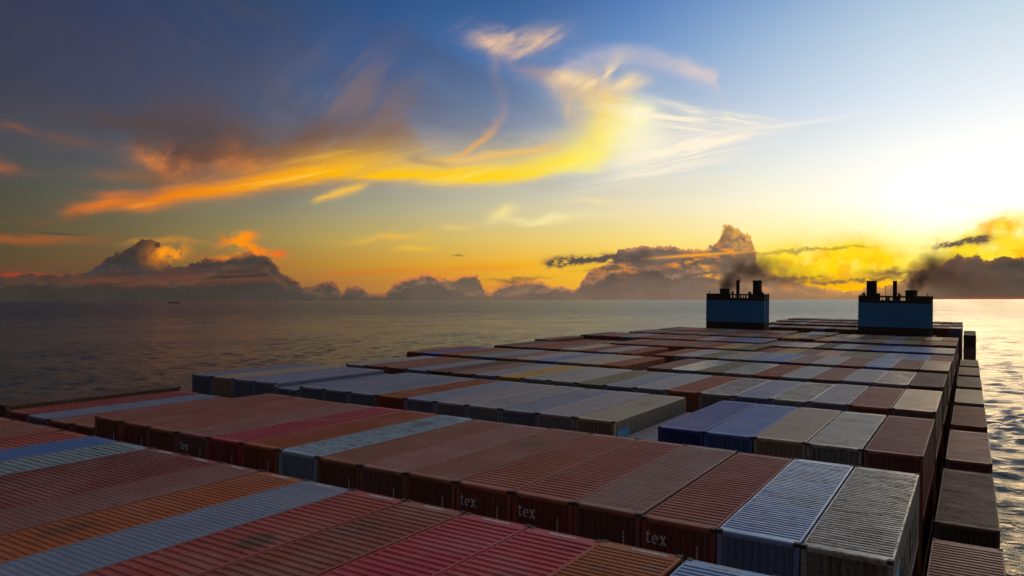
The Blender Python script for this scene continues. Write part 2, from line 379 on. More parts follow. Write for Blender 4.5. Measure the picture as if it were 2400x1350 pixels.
    cd = mix(nt, ((blob(540,650,150,20,0,cwA,cwE)+blob(300,662,110,9,0,cwA,cwE)*.7+blob(120,650,120,12,0,cwA,cwE)*.6)*fibres(2,.1,1.5,145,.3,.6)).clamp()*.8, cd, lin((128,72,50)))
    # distance: the foot of the bank melts into brown air
    cd = mix(nt, (1-E.smooth(.1,2.6))*.55, cd, azcol(A, [(0,(66,58,52)),(500,(74,67,60)),(900,(100,88,76)),(1300,(130,108,92)),(1700,(150,122,102)),(2000,(190,140,90)),(2200,(120,98,80)),(2400,(108,88,74))]))
    c = mix(nt, mask, c, cd)
    c = fresh(c)
    # burning gaps in front of / above the bank
    hot = (blob(392,592,30,20,20,cwA,cwE)*1.4).min(1)*vnoise(1,1,151,4).smooth(.3,.5)
    c = lay(c, hot, (252, 150, 28))
    hot = (blob(560,562,36,11,18,cwA,cwE)*1.3+blob(600,586,46,9,-18,cwA,cwE)*1.2+blob(645,594,22,9,0,cwA,cwE)*1.1+blob(520,600,40,6,4,cwA,cwE)*.8).min(1)*vnoise(1,1.4,153,4).smooth(.3,.5)
    c = lay(c, hot, azcol(A, [(480,(214,96,44)),(560,(252,150,20)),(650,(236,112,40))]))
    c = fresh(c)
    # dark flat clouds
    n1 = vnoise(1.3,2.2,161,5,.62).smooth(.3,.5)
    v = (band([(1230,622),(1290,616),(1380,611),(1460,606),(1520,606)], 11, 9, [(1255,0),(1300,.95),(1480,1),(1540,0)], cwA, cwE)*1.4).min(1)*n1
    c = lay(c, v, (94, 80, 74))
    v = (blob(2240,574,36,6,4,cwA,cwE)*1.6+blob(2275,566,34,5,10,cwA,cwE)*1.5).min(1)*n1
    c = lay(c, v, (112, 94, 74))
    c = fresh(c)
    n1 = vnoise(1.3,2.2,161,5,.62).smooth(.3,.5)
    for (x, y, rx, ry, k) in [(1900,584,60,3,.6),(1990,582,40,2.2,.5),(1840,592,70,2.5,.5),(1850,655,75,6,.9),(1930,662,70,4,.8),(2040,656,60,4,.8),(2110,640,60,9,.9),(1210,656,60,5,.7),(1420,632,60,4,.6)]:
        c = lay(c, (blob(x, y, rx, ry, 2, cwA, cwE)*1.3).min(1)*k*n1, (124, 96, 66))
    # reddish seam on the horizon to the right
    c = lay(c, blob(2330, 699, 100, 2.4, 0, A, E)*.6, (190, 84, 54))
    c = close(c); nt = outer; A, E, wA, wE, cwA, cwE, sA, sE = coords
    # below the horizon
    c = mix(nt, E.lerp(-.6, -.05), lin((60,52,48)), c)
    bg = nt.nodes.new('ShaderNodeBackground'); out = nt.nodes.new('ShaderNodeOutputWorld')
    sc = nt.nodes.new('ShaderNodeVectorMath'); sc.operation = 'SCALE'; nt.links.new(c, sc.inputs[0]); sc.inputs['Scale'].default_value = 10.0
    nt.links.new(sc.outputs[0], bg.inputs[0]); bg.inputs[1].default_value = 0.1
    nt.links.new(bg.outputs[0], out.inputs[0])
    W.cycles.sampling_method = 'NONE'
SUN_EL, SUN_AZ = R(8.5), R(1.0)
build_sky()
tick('sky')

sun = bpy.data.lights.new('sun', 'SUN'); suno = bpy.data.objects.new('sun', sun); COL.objects.link(suno)
sun.energy = 0.13; sun.angle = R(10.0); sun.color = (1.0, .66, .30)
sd = Vector((math.sin(SUN_AZ)*math.cos(SUN_EL), math.cos(SUN_AZ)*math.cos(SUN_EL), math.sin(SUN_EL)))
suno.rotation_euler = sd.to_track_quat('Z', 'Y').to_euler(); suno.location = (0, 60, 120)

# ------------------------------------------------------------------ object helpers
HEEL = Matrix.Rotation(PHI, 4, 'Y')
def ship_loc(x, y, z):              # ship frame (origin at the eye) -> world
    v = HEEL @ Vector((x, y, z)); v.z += CAM_Z; return v
def tag(o, label=None, cat=None, group=None, kind=None):
    if label: o['label'] = label
    if cat: o['category'] = cat
    if group: o['group'] = group
    if kind: o['kind'] = kind
    return o
def empty(name, loc, rot=(0, 0, 0)):
    o = bpy.data.objects.new(name, None); COL.objects.link(o); o.location = loc; o.rotation_euler = rot
    o.empty_display_size = .5; return o
def link(name, me, mat=None, parent=None):
    o = bpy.data.objects.new(name, me); COL.objects.link(o)
    if mat and not me.materials: me.materials.append(mat)
    if parent: o.parent = parent
    return o
class MB:
    def __init__(s): s.v = []; s.f = []
    def box(s, x0, x1, y0, y1, z0, z1):
        n = len(s.v)
        s.v += [(x, y, z) for z in (z0, z1) for y in (y0, y1) for x in (x0, x1)]
        s.f += [tuple(n+i for i in q) for q in ((0,2,3,1),(4,5,7,6),(0,1,5,4),(2,6,7,3),(0,4,6,2),(1,3,7,5))]
    def quad(s, *p):
        n = len(s.v); s.v += list(p); s.f.append(tuple(range(n, n+len(p))))
    def prism(s, pts, axis, a, b):
        """extrude a 2D polygon along axis ('x','y','z') from a to b"""
        n = len(s.v); k = len(pts)
        def P(p, t): return {'x': (t, p[0], p[1]), 'y': (p[0], t, p[1]), 'z': (p[0], p[1], t)}[axis]
        s.v += [P(p, a) for p in pts]+[P(p, b) for p in pts]
        s.f.append(tuple(range(n+k-1, n-1, -1))); s.f.append(tuple(range(n+k, n+2*k)))
        for i in range(k):
            j = (i+1) % k; s.f.append((n+i, n+j, n+k+j, n+k+i))
    def tube(s, p, q, r, seg=8, r2=None):
        p, q = Vector(p), Vector(q); d = (q-p).normalized()
        a = d.orthogonal().normalized(); b = d.cross(a); n = len(s.v); r2 = r if r2 is None else r2
        for c, rr in ((p, r), (q, r2)):
            for i in range(seg):
                t = 2*PI*i/seg; s.v.append(tuple(c+rr*(a*math.cos(t)+b*math.sin(t))))
        for i in range(seg):
            j = (i+1) % seg; s.f.append((n+i, n+j, n+seg+j, n+seg+i))
        s.f.append(tuple(range(n+seg-1, n-1, -1))); s.f.append(tuple(range(n+seg, n+2*seg)))
    def mesh(s, name):
        me = bpy.data.meshes.new(name); me.from_pydata(s.v, [], s.f)
        bm = bmesh.new(); bm.from_mesh(me); bmesh.ops.recalc_face_normals(bm, faces=bm.faces); bm.to_mesh(me); bm.free()
        me.update(); return me

# ------------------------------------------------------------------ materials
def new_mat(name):
    mt = bpy.data.materials.new(name); mt.use_nodes = True
    nt = mt.node_tree; b = nt.nodes['Principled BSDF']; return mt, nt, b
def plain(name, rgb, rough=.5, metal=0, var=.25, scale=3.0):
    mt, nt, b = new_mat(name)
    tc = nt.nodes.new('ShaderNodeTexCoord')
    n = noise(nt, tc.outputs['Object'], scale, 5, .6)
    c = mix(nt, n.lerp(.25, .75), tuple(v*(1-var) for v in rgb), tuple(min(1, v*(1+var)) for v in rgb))
    nt.links.new(c, b.inputs['Base Color']); b.inputs['Roughness'].default_value = rough; b.inputs['Metallic'].default_value = metal
    return mt
def paint_mat(name, kind):
    """container paint: colour and wear come from the object, so meshes are shared"""
    mt, nt, b = new_mat(name)
    oi = nt.nodes.new('ShaderNodeObjectInfo'); tc = nt.nodes.new('ShaderNodeTexCoord')
    at = nt.nodes.new('ShaderNodeAttribute'); at.attribute_type = 'OBJECT'; at.attribute_name = 'rust'
    rust = V(nt, at.outputs['Fac'])
    rnd = V(nt, oi.outputs['Random'])
    add = nt.nodes.new('ShaderNodeVectorMath'); add.operation = 'ADD'
    nt.links.new(tc.outputs['Object'], add.inputs[0]); nt.links.new(xyz(nt, rnd*37.0, rnd*91.0, rnd*13.0), add.inputs[1])
    P = add.outputs[0]
    mp = nt.nodes.new('ShaderNodeMapping'); nt.links.new(P, mp.inputs[0])
    mp.inputs['Scale'].default_value = (.35, 1.6, .5) if kind == 'roof' else ((2.2, 2.2, .25) if kind == 'wall' else (1, 1, 1))
    st = noise(nt, mp.outputs[0], 1.3, 6, .62)            # streaks across the roof / down the walls
    big = noise(nt, P, .45, 3, .5)
    fine = noise(nt, P, 7.0, 5, .65)
    base = oi.outputs['Color']
    k = (st-.5)*.9+(big-.5)*.7+(fine-.5)*.35
    c = mix(nt, (k+.5).clamp(), mix(nt, 1.0, base, (.62,.60,.58), 'MULTIPLY'), mix(nt, 1.0, base, (1.3,1.27,1.22), 'MULTIPLY'))
    # chalky fading
    c = mix(nt, (big.smooth(.45,.75)*.22), c, (.34,.30,.27))
    blot = noise(nt, P, .9, 5, .7)
    c = mix(nt, (blot.smooth(.52,.66)*(.06+rust*.48)).clamp(), c, mix(nt, fine.smooth(.4,.6), (.16,.10,.06), (.30,.22,.14)))      # dried salt and rust dust in patches
    if kind == 'wall': c = mix(nt, 1.0, c, (.60,.62,.56), 'MULTIPLY')      # shade of the upright end and side walls, multiplied into their paint colour
    # a single darker stain on some roofs, where the object says so
    px_ = nt.nodes.new('ShaderNodeAttribute'); px_.attribute_type = 'OBJECT'; px_.attribute_name = 'stain_x'
    py_ = nt.nodes.new('ShaderNodeAttribute'); py_.attribute_type = 'OBJECT'; py_.attribute_name = 'stain_y'
    on_ = nt.nodes.new('ShaderNodeAttribute'); on_.attribute_type = 'OBJECT'; on_.attribute_name = 'stain'
    so = nt.nodes.new('ShaderNodeSeparateXYZ'); nt.links.new(tc.outputs['Object'], so.inputs[0])
    ex = (V(nt, so.outputs[0])-V(nt, px_.outputs['Fac']))*1.3+(fine-.5)*.9; ey = (V(nt, so.outputs[1])-V(nt, py_.outputs['Fac']))*.75+(big-.5)*1.2
    sm = ((ex*ex+ey*ey)*-1.6).exp().smooth(.25, .75)*V(nt, on_.outputs['Fac'])
    c = mix(nt, sm, c, (.115,.095,.060))
    # grime
    c = mix(nt, (st.smooth(.55,.8)*.35), c, (.05,.042,.035))
    # rust
    rn = noise(nt, mp.outputs[0], 2.6, 7, .68)*.6+fine*.4
    rm = (rn+rust*.30-.66)._m('MULTIPLY', 9.0, clamp=True)
    rc = mix(nt, fine.smooth(.35,.65), (.075,.03,.014), (.20,.085,.03))
    c = mix(nt, rm*.85, c, rc)
    nt.links.new(c, b.inputs['Base Color'])
    at2 = nt.nodes.new('ShaderNodeAttribute'); at2.attribute_type = 'OBJECT'; at2.attribute_name = 'gloss'
    ro = (.74-V(nt, at2.outputs['Fac'])*.42)+(st-.5)*.34+(fine-.5)*.12+rm*.22
    nt.links.new(ro.max(.14).v, b.inputs['Roughness'])
    nt.links.new((V(nt, at2.outputs['Fac'])*.45+.08).v, b.inputs['Specular IOR Level'])
    bp = nt.nodes.new('ShaderNodeBump'); bp.inputs['Strength'].default_value = .5; bp.inputs['Distance'].default_value = .05
    dn = noise(nt, P, 1.3, 4, .5)
    nt.links.new(dn.v, bp.inputs['Height']); nt.links.new(bp.outputs[0], b.inputs['Normal'])
    return mt
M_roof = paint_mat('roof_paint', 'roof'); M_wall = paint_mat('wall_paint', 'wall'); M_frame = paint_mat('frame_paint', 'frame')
M_cast = plain('casting_steel', (.06,.045,.035), .6)
M_letter = plain('faded_white_print', (.78,.75,.73), .7, 0, .30, 9)
M_haz = plain('hazard_yellow', (.42,.22,.03), .6)
M_blue = plain('light_blue_print', (.09,.36,.56), .5)
M_dark = plain('dark_print', (.03,.03,.035), .6)
M_white = plain('white_print', (.5,.5,.5), .6, 0, .4, 6)
M_drip = plain('rust_stain', (.34,.15,.03), .8)

# ------------------------------------------------------------------ sea
def build_sea():
    az = np.concatenate([np.arange(-180, -82, 4.0), np.arange(-82, 22, .28), np.arange(22, 180.1, 4.0)])
    rr = [25.]
    while rr[-1] < 3000: rr.append(rr[-1]*1.0048+.15)
    rr += [3200, 4200, 6000, 9000, 14000, 22000, 36000, 60000, 110000]
    rr = np.array(rr); na, nr = len(az), len(rr)
    Rg, Ag = np.meshgrid(rr, np.radians(az), indexing='ij')
    x = Rg*np.sin(Ag); y = Rg*np.cos(Ag); z = np.zeros_like(x)
    rng = np.random.default_rng(3)
    sp = np.gradient(rr)[:, None]
    for i in range(130):
        lam = 4.0*(5.5 ** rng.random()); th = R(70)+rng.normal(0, .65)
        k = 2*PI/lam; amp = .0031*lam
        fade = np.clip(lam/(2.0*sp)-1.0, 0, 1)
        z += fade*amp*np.sin(k*(x*math.cos(th)+y*math.sin(th))+rng.random()*6.283)
    # diverging wake ridges off the ship's side
    for (x0, y0, x1, y1, h, w) in [(3.0,318,26,372,.9,3.2),(2.5,300,24,345,.7,2.6),(3.0,338,30,400,.6,3.0),(2.5,285,20,318,.55,2.4),(3,360,34,440,.5,3.5)]:
        dx, dy = x1-x0, y1-y0; L = math.hypot(dx, dy)
        t = ((x-x0)*dx+(y-y0)*dy)/L; dd = ((x-x0)*-dy+(y-y0)*dx)/L
        dd = dd+1.2*np.sin(t*.35)
        z += h*np.exp(-(dd/w)**2)*np.clip(t/6, 0, 1)*np.clip((L*1.2-t)/20, 0, 1)*(1+.35*np.sin(t*.9))
    co = np.stack([x, y, z], -1).reshape(-1, 3)
    i = np.arange(nr-1)[:, None]*na+np.arange(na-1)[None, :]
    f = np.stack([i, i+1, i+na+1, i+na], -1).reshape(-1, 4)
    me = bpy.data.meshes.new('sea')
    me.vertices.add(len(co)); me.vertices.foreach_set('co', co.ravel())
    me.loops.add(f.size); me.loops.foreach_set('vertex_index', f.ravel().astype(np.int32))
    me.polygons.add(len(f)); me.polygons.foreach_set('loop_start', np.arange(0, f.size, 4, dtype=np.int32))
    me.polygons.foreach_set('loop_total', np.full(len(f), 4, dtype=np.int32))
    me.polygons.foreach_set('use_smooth', np.ones(len(f), dtype=bool))
    me.update(calc_edges=True)
    mt, nt, b = new_mat('sea_water')
    geo = nt.nodes.new('ShaderNodeNewGeometry'); P = geo.outputs['Position']
    ln = nt.nodes.new('ShaderNodeVectorMath'); ln.operation = 'LENGTH'; nt.links.new(P, ln.inputs[0])
    dist = V(nt, ln.outputs['Value'])
    b.inputs['Base Color'].default_value = (.010, .017, .022, 1)
    b.inputs['IOR'].default_value = 1.333
    far = dist.smooth(150, 3500)
    patch = noise(nt, P, .006, 4, .6)                     # wind lanes
    nt.links.new((far*.11+.20+(patch-.5)*.20).max(.10).v, b.inputs['Roughness'])
    mp = nt.nodes.new('ShaderNodeMapping'); nt.links.new(P, mp.inputs[0]); mp.inputs['Rotation'].default_value = (0, 0, R(28)); mp.inputs['Scale'].default_value = (.55, 1, 1)
    h = noise(nt, mp.outputs[0], .16, 3, .5)*1.3+noise(nt, mp.outputs[0], .55, 4, .55)*.55+noise(nt, mp.outputs[0], 2.1, 3, .5)*.12
    bp = nt.nodes.new('ShaderNodeBump'); bp.inputs['Strength'].default_value = 1.0; bp.inputs['Distance'].default_value = 1.6
    nt.links.new(h.v, bp.inputs['Height']); nt.links.new(bp.outputs[0], b.inputs['Normal'])
    o = link('sea', me, mt); tag(o, 'dark rippled sea with a golden path of light on the right', None, None, 'structure')
build_sea()
tick('sea')

# ------------------------------------------------------------------ containers: shared meshes
CL, CW, CH = 12.19, 2.438, 2.896
HX, HY = CW/2, CL/2
def frame_mesh():
    b = MB()
    for sx in (-1, 1):
        for sy in (-1, 1):
            b.box(sx*HX, sx*(HX-.15), sy*(HY-.008), sy*(HY-.16), .12, CH-.12)            # corner posts
        b.prism([(sx*(HX-.004), CH-.10), (sx*(HX-.004), CH-.022), (sx*(HX-.016), CH-.012), (sx*(HX-.064), CH-.012), (sx*(HX-.064), CH-.10)], 'y', -(HY-.18), HY-.18)   # top side rail
        b.box(sx*(HX-.002), sx*(HX-.07), -(HY-.18), HY-.18, .02, .16)
    for sy in (-1, 1):                                                                     # headers with a rolled upper edge
        pr = [(sy*(HY-.012), CH-.17), (sy*(HY-.012), CH-.066), (sy*(HY-.030), CH-.030), (sy*(HY-.062), CH-.012), (sy*(HY-.13), CH-.012), (sy*(HY-.13), CH-.17)]
        b.prism(pr, 'x', -(HX-.166), HX-.166)
        b.box(-(HX-.166), HX-.166, sy*(HY-.012), sy*(HY-.10), .0, .15)
    b.box(-(HX-.08), HX-.08, -(HY-.2), HY-.2, .05, .10)                                    # underframe
    return b.mesh('container_frame')
def roof_mesh(n, depth, crest=.42, slope=.11):
    y0, y1 = -(HY-.42), HY-.42; p = (y1-y0)/n; z1 = CH-.016; z0 = z1-depth
    prof = [(-(HY-.131), z1), (y0, z1)]
    for i in range(n):
        a = y0+i*p
        prof += [(a+p*slope, z0), (a+p*(1-crest-slope), z0), (a+p*(1-crest), z1), (a+p, z1)]
    prof += [(HY-.131, z1)]
    b = MB(); w = HX-.066
    for y, z in prof: b.v += [(-w, y, z), (w, y, z)]
    for i in range(len(prof)-1): b.f.append((2*i, 2*i+1, 2*i+3, 2*i+2))
    return b.mesh('container_roof')
def wall_mesh(kind, n, depth):
    """vertically corrugated sheet; 'side' faces +x, 'end' faces -y"""
    half = (HY-.162) if kind == 'side' else (HX-.152); p = 2*half/n; out = (HX-.012) if kind == 'side' else (HY-.028)
    prof = []
    for i in range(n):
        a = -half+i*p
        prof += [(a, out), (a+p*.30, out), (a+p*.5, out-depth), (a+p*.80, out-depth)]
    prof.append((half, out))
    z0, z1 = (.161, CH-.101) if kind == 'side' else (.151, CH-.171)
    b = MB()
    for t, o in prof: b.v += [((o, t, z) if kind == 'side' else (t, -o, z)) for z in (z0, z1)]
    for i in range(len(prof)-1):
        q = (2*i, 2*i+2, 2*i+3, 2*i+1); b.f.append(q)
    return b.mesh('container_wall')
def cast_mesh():
    b = MB(); b.box(-.081, .081, -.089, .089, -.059, .059)
    for a in (-1, 1):                                  # raised lips round the lashing slots
        b.box(a*.040, a*.058, -.05, .05, .059, .064)
    b.box(-.03, .03, -.094, -.089, -.03, .03)
    return b.mesh('corner_casting')
ME = {'frame': frame_mesh(), 'wide': roof_mesh(34, .040), 'fine': roof_mesh(50, .015), 'mid': roof_mesh(46, .032),
      'side': wall_mesh('side', 40, .036), 'end': wall_mesh('end', 9, .045), 'cast': cast_mesh()}
ME['frame'].materials.append(M_frame)
for k in ('wide', 'fine', 'mid'): ME[k].materials.append(M_roof)
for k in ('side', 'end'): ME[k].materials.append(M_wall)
ME['cast'].materials.append(M_cast)

# code: (words, albedo, rust, gloss, roof)
PAL = {
 'b': ('rust brown', (.215,.078,.048), .35, .45, 'fine'), 'B': ('red brown', (.250,.070,.045), .30, .50, 'wide'),
 'm': ('maroon', (.185,.055,.048), .30, .50, 'mid'), 'v': ('mauve brown', (.205,.088,.070), .40, .60, 'fine'),
 'd': ('dark brown', (.095,.055,.038), .45, .40, 'fine'), 'o': ('orange brown', (.300,.084,.032), .40, .40, 'mid'),
 'r': ('faded red', (.270,.060,.050), .35, .40, 'wide'), 'c': ('crimson', (.330,.038,.055), .22, .55, 'wide'),
 'g': ('grey', (.215,.220,.265), .40, .70, 'fine'), 'l': ('rust streaked silver grey', (.27,.27,.265), .58, .98, 'mid'),
 's': ('slate blue grey', (.135,.165,.255), .25, .70, 'fine'), 'w': ('shiny worn silver blue', (.155,.235,.385), .42, 1.30, 'mid'),
 'e': ('dirty beige grey', (.27,.215,.16), .32, .75, 'fine'), 'k': ('olive grey', (.165,.145,.082), .40, .50, 'fine'),
 'y': ('golden yellow', (.42,.24,.05), .40, .50, 'fine'), 'u': ('blue', (.060,.125,.345), .22, .70, 'fine'),
 'n': ('deep blue', (.035,.058,.270), .18, .70, 'fine'), 'p': ('purple brown', (.125,.072,.082), .30, .60, 'fine'),
 'q': ('cream', (.52,.45,.30), .40, .55, 'fine'), 'h': ('pale peach orange', (.44,.20,.10), .35, .55, 'fine'),
 'a': ('lavender grey', (.255,.225,.265), .35, .70, 'fine'), 't': ('rusty pale blue', (.24,.33,.42), .50, .60, 'mid'),
 'x': ('weathered grey brown', (.205,.135,.110), .50, .85, 'fine'),
 'T': ('faded blue green', (.17,.23,.25), .55, .50, 'wide'),
}
ORD = ['rightmost','second','third','fourth','fifth','sixth','seventh','eighth','ninth','tenth','eleventh','twelfth','thirteenth','fourteenth','fifteenth','sixteenth','seventeenth','eighteenth','nineteenth','twentieth','twenty-first','twenty-second']
PITCH_X, X0 = 2.508, -1.70
PROTO = {}
def copy_child(o, parent, color=None, rust=None, gloss=None):
    c = o.copy(); COL.objects.link(c); c.parent = parent
    return c
def container(code, x, y, ztop, label, group, castings=False, seed=0, roof=None, worn=0.0):
    """x = right edge, y = near end, in the ship's frame"""
    words, rgb, rust, gloss, rf = PAL[code]
    rnd = random.Random(seed*7919+13)
    j = 1.62*(1+rnd.uniform(-.10, .10)); rgb = tuple(v*j*rnd.uniform(.95, 1.05) for v in rgb)
    root = empty('shipping_container', ship_loc(x-PITCH_X/2+rnd.uniform(-.028, .028), y+HY+rnd.uniform(-.05, .05), ztop-CH), (0, PHI, R(rnd.uniform(-.10, .10))))
    tag(root, label, 'container', group)
    def part(name, me, rot=0, loc=(0, 0, 0)):
        o = bpy.data.objects.new(name, me); COL.objects.link(o); o.parent = root; o.location = loc; o.rotation_euler = (0, 0, rot)
        o.color = (*rgb, 1); o['rust'] = rust*rnd.uniform(.75, 1.2); o['gloss'] = gloss+worn; return o
    part('frame', ME['frame']); part('roof', ME[roof or rf])
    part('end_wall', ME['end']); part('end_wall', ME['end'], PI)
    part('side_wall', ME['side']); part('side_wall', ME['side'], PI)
    if castings:
        for sx in (-1, 1):
            for sy in (-1, 1):
                part('corner_casting', ME['cast'], 0 if sy < 0 else PI, (sx*(HX-.079), sy*(HY-.088), CH-.057))
    return root

BAYS = [  # near-end distance, top height below the eye, paint codes from the right end, {column: drop}
 ('first',   8.1, 7.33, 'b w o c c B r s o v m m T u r b b r b B b'.split(), {}),
 ('second', 23.2, 7.31, 'l w B v B B b v b t o c v b b b b b s r d'.split(), {16:.66,17:.66,18:.66,19:.62,20:.30}),
 ('third',  38.1, 7.08, 'm l e u n . e a s g a s o s s s s s s e s'.split(), {16:.30}),
 ('fourth', 53.2, 7.06, 'x B g l s l o g s k a g y s v d s b b g d'.split(), {20:.62}),
 ('fifth',  68.3, 7.04, 'd l g b g o l k w b s o e a u a v s k o n b'.split(), {10:.80}),
 ('sixth',  83.4, 7.00, 'x b u b a v u s e k a o v o a r e b r b d'.split(), {12:.80}),
 ('seventh',98.7, 6.95, 'b u s k k h b y o k y o b o b o b d v r b b'.split(), {0:.4,1:.4,2:.4,3:.4,4:.4,5:.4,6:.4,7:.4,8:.4,17:.5,18:.5,19:.5,20:.5}),
 ('eighth',114.2, 6.92, 's u u n p s d q a v s u v a o b b o s b b d'.split(), {0:.35,1:.35,2:.35,3:.35,4:.35,5:.35,6:.35,7:.35,8:.35,9:.35}),
 ('ninth', 129.6, 6.86, 'b m k s k p p h b y b d k b p k o b d b b'.split(), {0:.2,1:.2,2:.2,3:.2,4:.2,5:.2,6:.2,7:.2}),
 ('tenth', 144.9, 6.90, 'b q k s k p q k k s k v o p b s k b o b d'.split(), {0:.2,1:.2,2:.2,3:.2,4:.2,5:.2,6:.2,7:.3,10:.3}),
 ('eleventh',188.0, 7.4, '. . r s d b s b d b d s b b b d s'.split(), {2:1.2,3:1.2}),
 ('twelfth',203.2, 7.0, 's b d b o k b o b d b k b o s d b b'.split(), {}),
 ('thirteenth',218.5, 6.8, 'd b s b o d b y b o k d b b s b d b'.split(), {}),
 ('fourteenth',234.0, 6.6, 'b d b s d b o b k b d o b s b d b b'.split(), {}),
]
GRP = 'stacked shipping containers on the deck of the ship'
roots = {}
def tops(bi, k):
    name, y, h, cols, drop = BAYS[bi]
    side = 0.0 if bi < 3 else .12*k/20
    return -(h+drop.get(k, 0)+side)
sd_ = 0
for bi, (name, y, h, cols, drop) in enumerate(BAYS):
    seq = -1
    for k, code in enumerate(cols):
        if code == '.': continue
        seq += 1; sd_ += 1
        w = PAL[code][0]
        where = 'right end of the %s row of stacks' % name
        if seq == 0: lab = '%s container at the %s' % (w, where)
        else: lab = '%s container, %s from the %s' % (w, ORD[seq], where)
        jit = random.Random(bi*100+k).uniform(-.025, .025)
        roots[bi, k] = container(code, X0-k*PITCH_X, y, tops(bi, k)+jit, lab, GRP, castings=bi < 4, seed=bi*50+k, worn=.10 if bi > 2 else 0)
# the missing stack in the third row shows the roof one tier down
roots['gap'] = container('g', X0-5*PITCH_X, 38.1, -7.08-1.05, 'grey container sunk lower in the gap left of the blue containers', GRP, True, 901)
# second tier under the right-hand column, seen from the side
T2 = 'o m b b m b b m b b'.split()
for bi in range(10):
    name, y = BAYS[bi][0], BAYS[bi][1]; sd_ += 1
    roots[bi, 't2'] = container(T2[bi], X0, y, tops(bi, 0)-CH-.04, '%s container one tier down under the right end of the %s row' % (PAL[T2[bi]][0], name), GRP, bi < 3, 700+bi)
# outermost lower column at the ship's side
XO = 1.235
OUT = [(23.2,'v','wide'),(38.1,'d','fine'),(53.2,'v','fine'),(68.3,'b','fine'),(83.4,'e','fine'),(98.7,'k','fine'),(114.2,'v','fine'),(129.6,'k','fine')]
for i, (y, code, rf) in enumerate(OUT):
    n = ['nearest','second nearest','third nearest','fourth nearest','fifth nearest','sixth nearest','seventh nearest','eighth nearest'][i]
    roots['o', i] = container(code, XO, y, -9.92, '%s container, %s in the low single column along the right edge' % (PAL[code][0], n), 'low outer column of containers beside the water', i < 4, 800+i, rf)
roots['o', 8] = container('d', XO, 195.0, -8.1, 'tall dark container block standing alone beyond the low outer column, near the water', GRP, False, 820)
roots['o', 9] = container('d', XO, 210.2, -8.1, 'dark container directly behind the lone block at the far right edge', GRP, False, 821)

# ---- stains on particular roofs
for key, sx_, sy_, am in (((0, 6), .35, .4, .75), ((1, 6), .1, 1.6, .55), ((0, 8), -.3, -2.2, .45), ((1, 9), -.2, 3.3, .6), ((0, 3), .4, 2.0, .35), ((1, 0), .3, -3.9, .5), ((1, 1), .5, -1.0, .5), ((2, 6), 0, 1.5, .4), ((2, 1), -.3, 2.5, .4), ((1, 13), .2, -1.0, .4), ((0, 5), -.5, 3.0, .4)):
    for ch in roots[key].children:
        if ch.name.startswith('roof') and 'mark' not in ch.name:
            ch['stain_x'] = float(sx_); ch['stain_y'] = float(sy_); ch['stain'] = float(am)
# ---- print and marks on particular containers
def add_part(root, name, mb, mat, label=None):
    o = link(name, mb.mesh(name), mat, root)
    if label: o['label'] = label
    return o
def letter_strokes():
    """outlines of the three lower-case serif letters, unit height, as polygons"""
    P = {}
    P['t'] = [[(.10,.12),(.22,.06),(.22,.95),(.10,.82)], [(.0,.66),(.40,.66),(.40,.76),(.0,.76)], [(.10,.12),(.16,.02),(.28,0),(.22,.09)], [(.22,.09),(.28,0),(.42,.06),(.40,.13)]]
    e = []
    cx, cy, ro, ri = .27, .35, .35, .22
    pts = [R(a) for a in range(0, 325, 25)]
    for a, b in zip(pts[:-1], pts[1:]):
        e.append([(cx+ri*.72*math.cos(a), cy+ri*math.sin(a)), (cx+ro*.76*math.cos(a), cy+ro*math.sin(a)), (cx+ro*.76*math.cos(b), cy+ro*math.sin(b)), (cx+ri*.72*math.cos(b), cy+ri*math.sin(b))])
    e.append([(cx-.17, cy-.005), (cx+.26, cy-.005), (cx+.26, cy+.075), (cx-.17, cy+.075)])
    P['e'] = e
    P['x'] = [[(.02,.69),(.17,.69),(.52,.01),(.37,.01)], [(.40,.69),(.50,.69),(.15,.01),(.05,.01)], [(-.03,.64),(.20,.64),(.20,.71),(-.03,.71)], [(.34,.64),(.55,.64),(.55,.71),(.34,.71)], [(-.01,0),(.21,0),(.21,.06),(-.01,.06)], [(.31,0),(.57,0),(.57,.06),(.31,.06)]]
    return P
LET = letter_strokes()
def tex_mark(root, x, ztop, size):
    adv = {'t': .50, 'e': .62, 'x': .6}; cx = x
    for ch in 'tex':
        b = MB()
        for i, poly in enumerate(LET[ch]):
            yy = -HY+.016-.0015*i
            b.prism([(cx+px*size, ztop-size+pz*size) for px, pz in poly], 'y', yy-.008, yy)
        add_part(root, 'letter', b, M_letter)
        cx += adv[ch]*size
for k, x, z, s in ((2, -1.08, 2.50, .43), (4, -.98, 2.50, .43), (5, -1.04, 2.48, .43), (12, -.95, 2.45, .40)):
    tex_mark(roots[1, k], x, z, s)
for k in (2, 3, 4, 5, 6, 7, 8):
    b = MB()
    for sx in (-1, 1):
        for i in range(4):
            x = sx*(HX-.24-.085*i); b.prism([(x, CH-.155), (x+.035, CH-.155), (x+.055, CH-.075), (x+.02, CH-.075)], 'y', -HY+.004, -HY+.012)
    add_part(roots[1, k], 'hazard_stripes', b, M_haz)
for k in (2, 3, 4, 5, 6, 7, 8, 10, 11, 12, 14, 15):
    b = MB()
    for i in range(7):
        b.box(.62, .665, -HY+.006, -HY+.014, 1.35+i*.13, 1.35+i*.13+.095)
    add_part(roots[1, k], 'number_strip', b, M_letter)
for k in (7, 8, 10, 11):
    b = MB(); b.prism([(-.30,1.85),(-.24,1.80),(-.19,1.86),(-.20,2.0),(-.23,2.14),(-.26,2.02)], 'y', -HY+.004, -HY+.014)
    add_part(roots[1, k], 'rust_stain', b, M_drip)
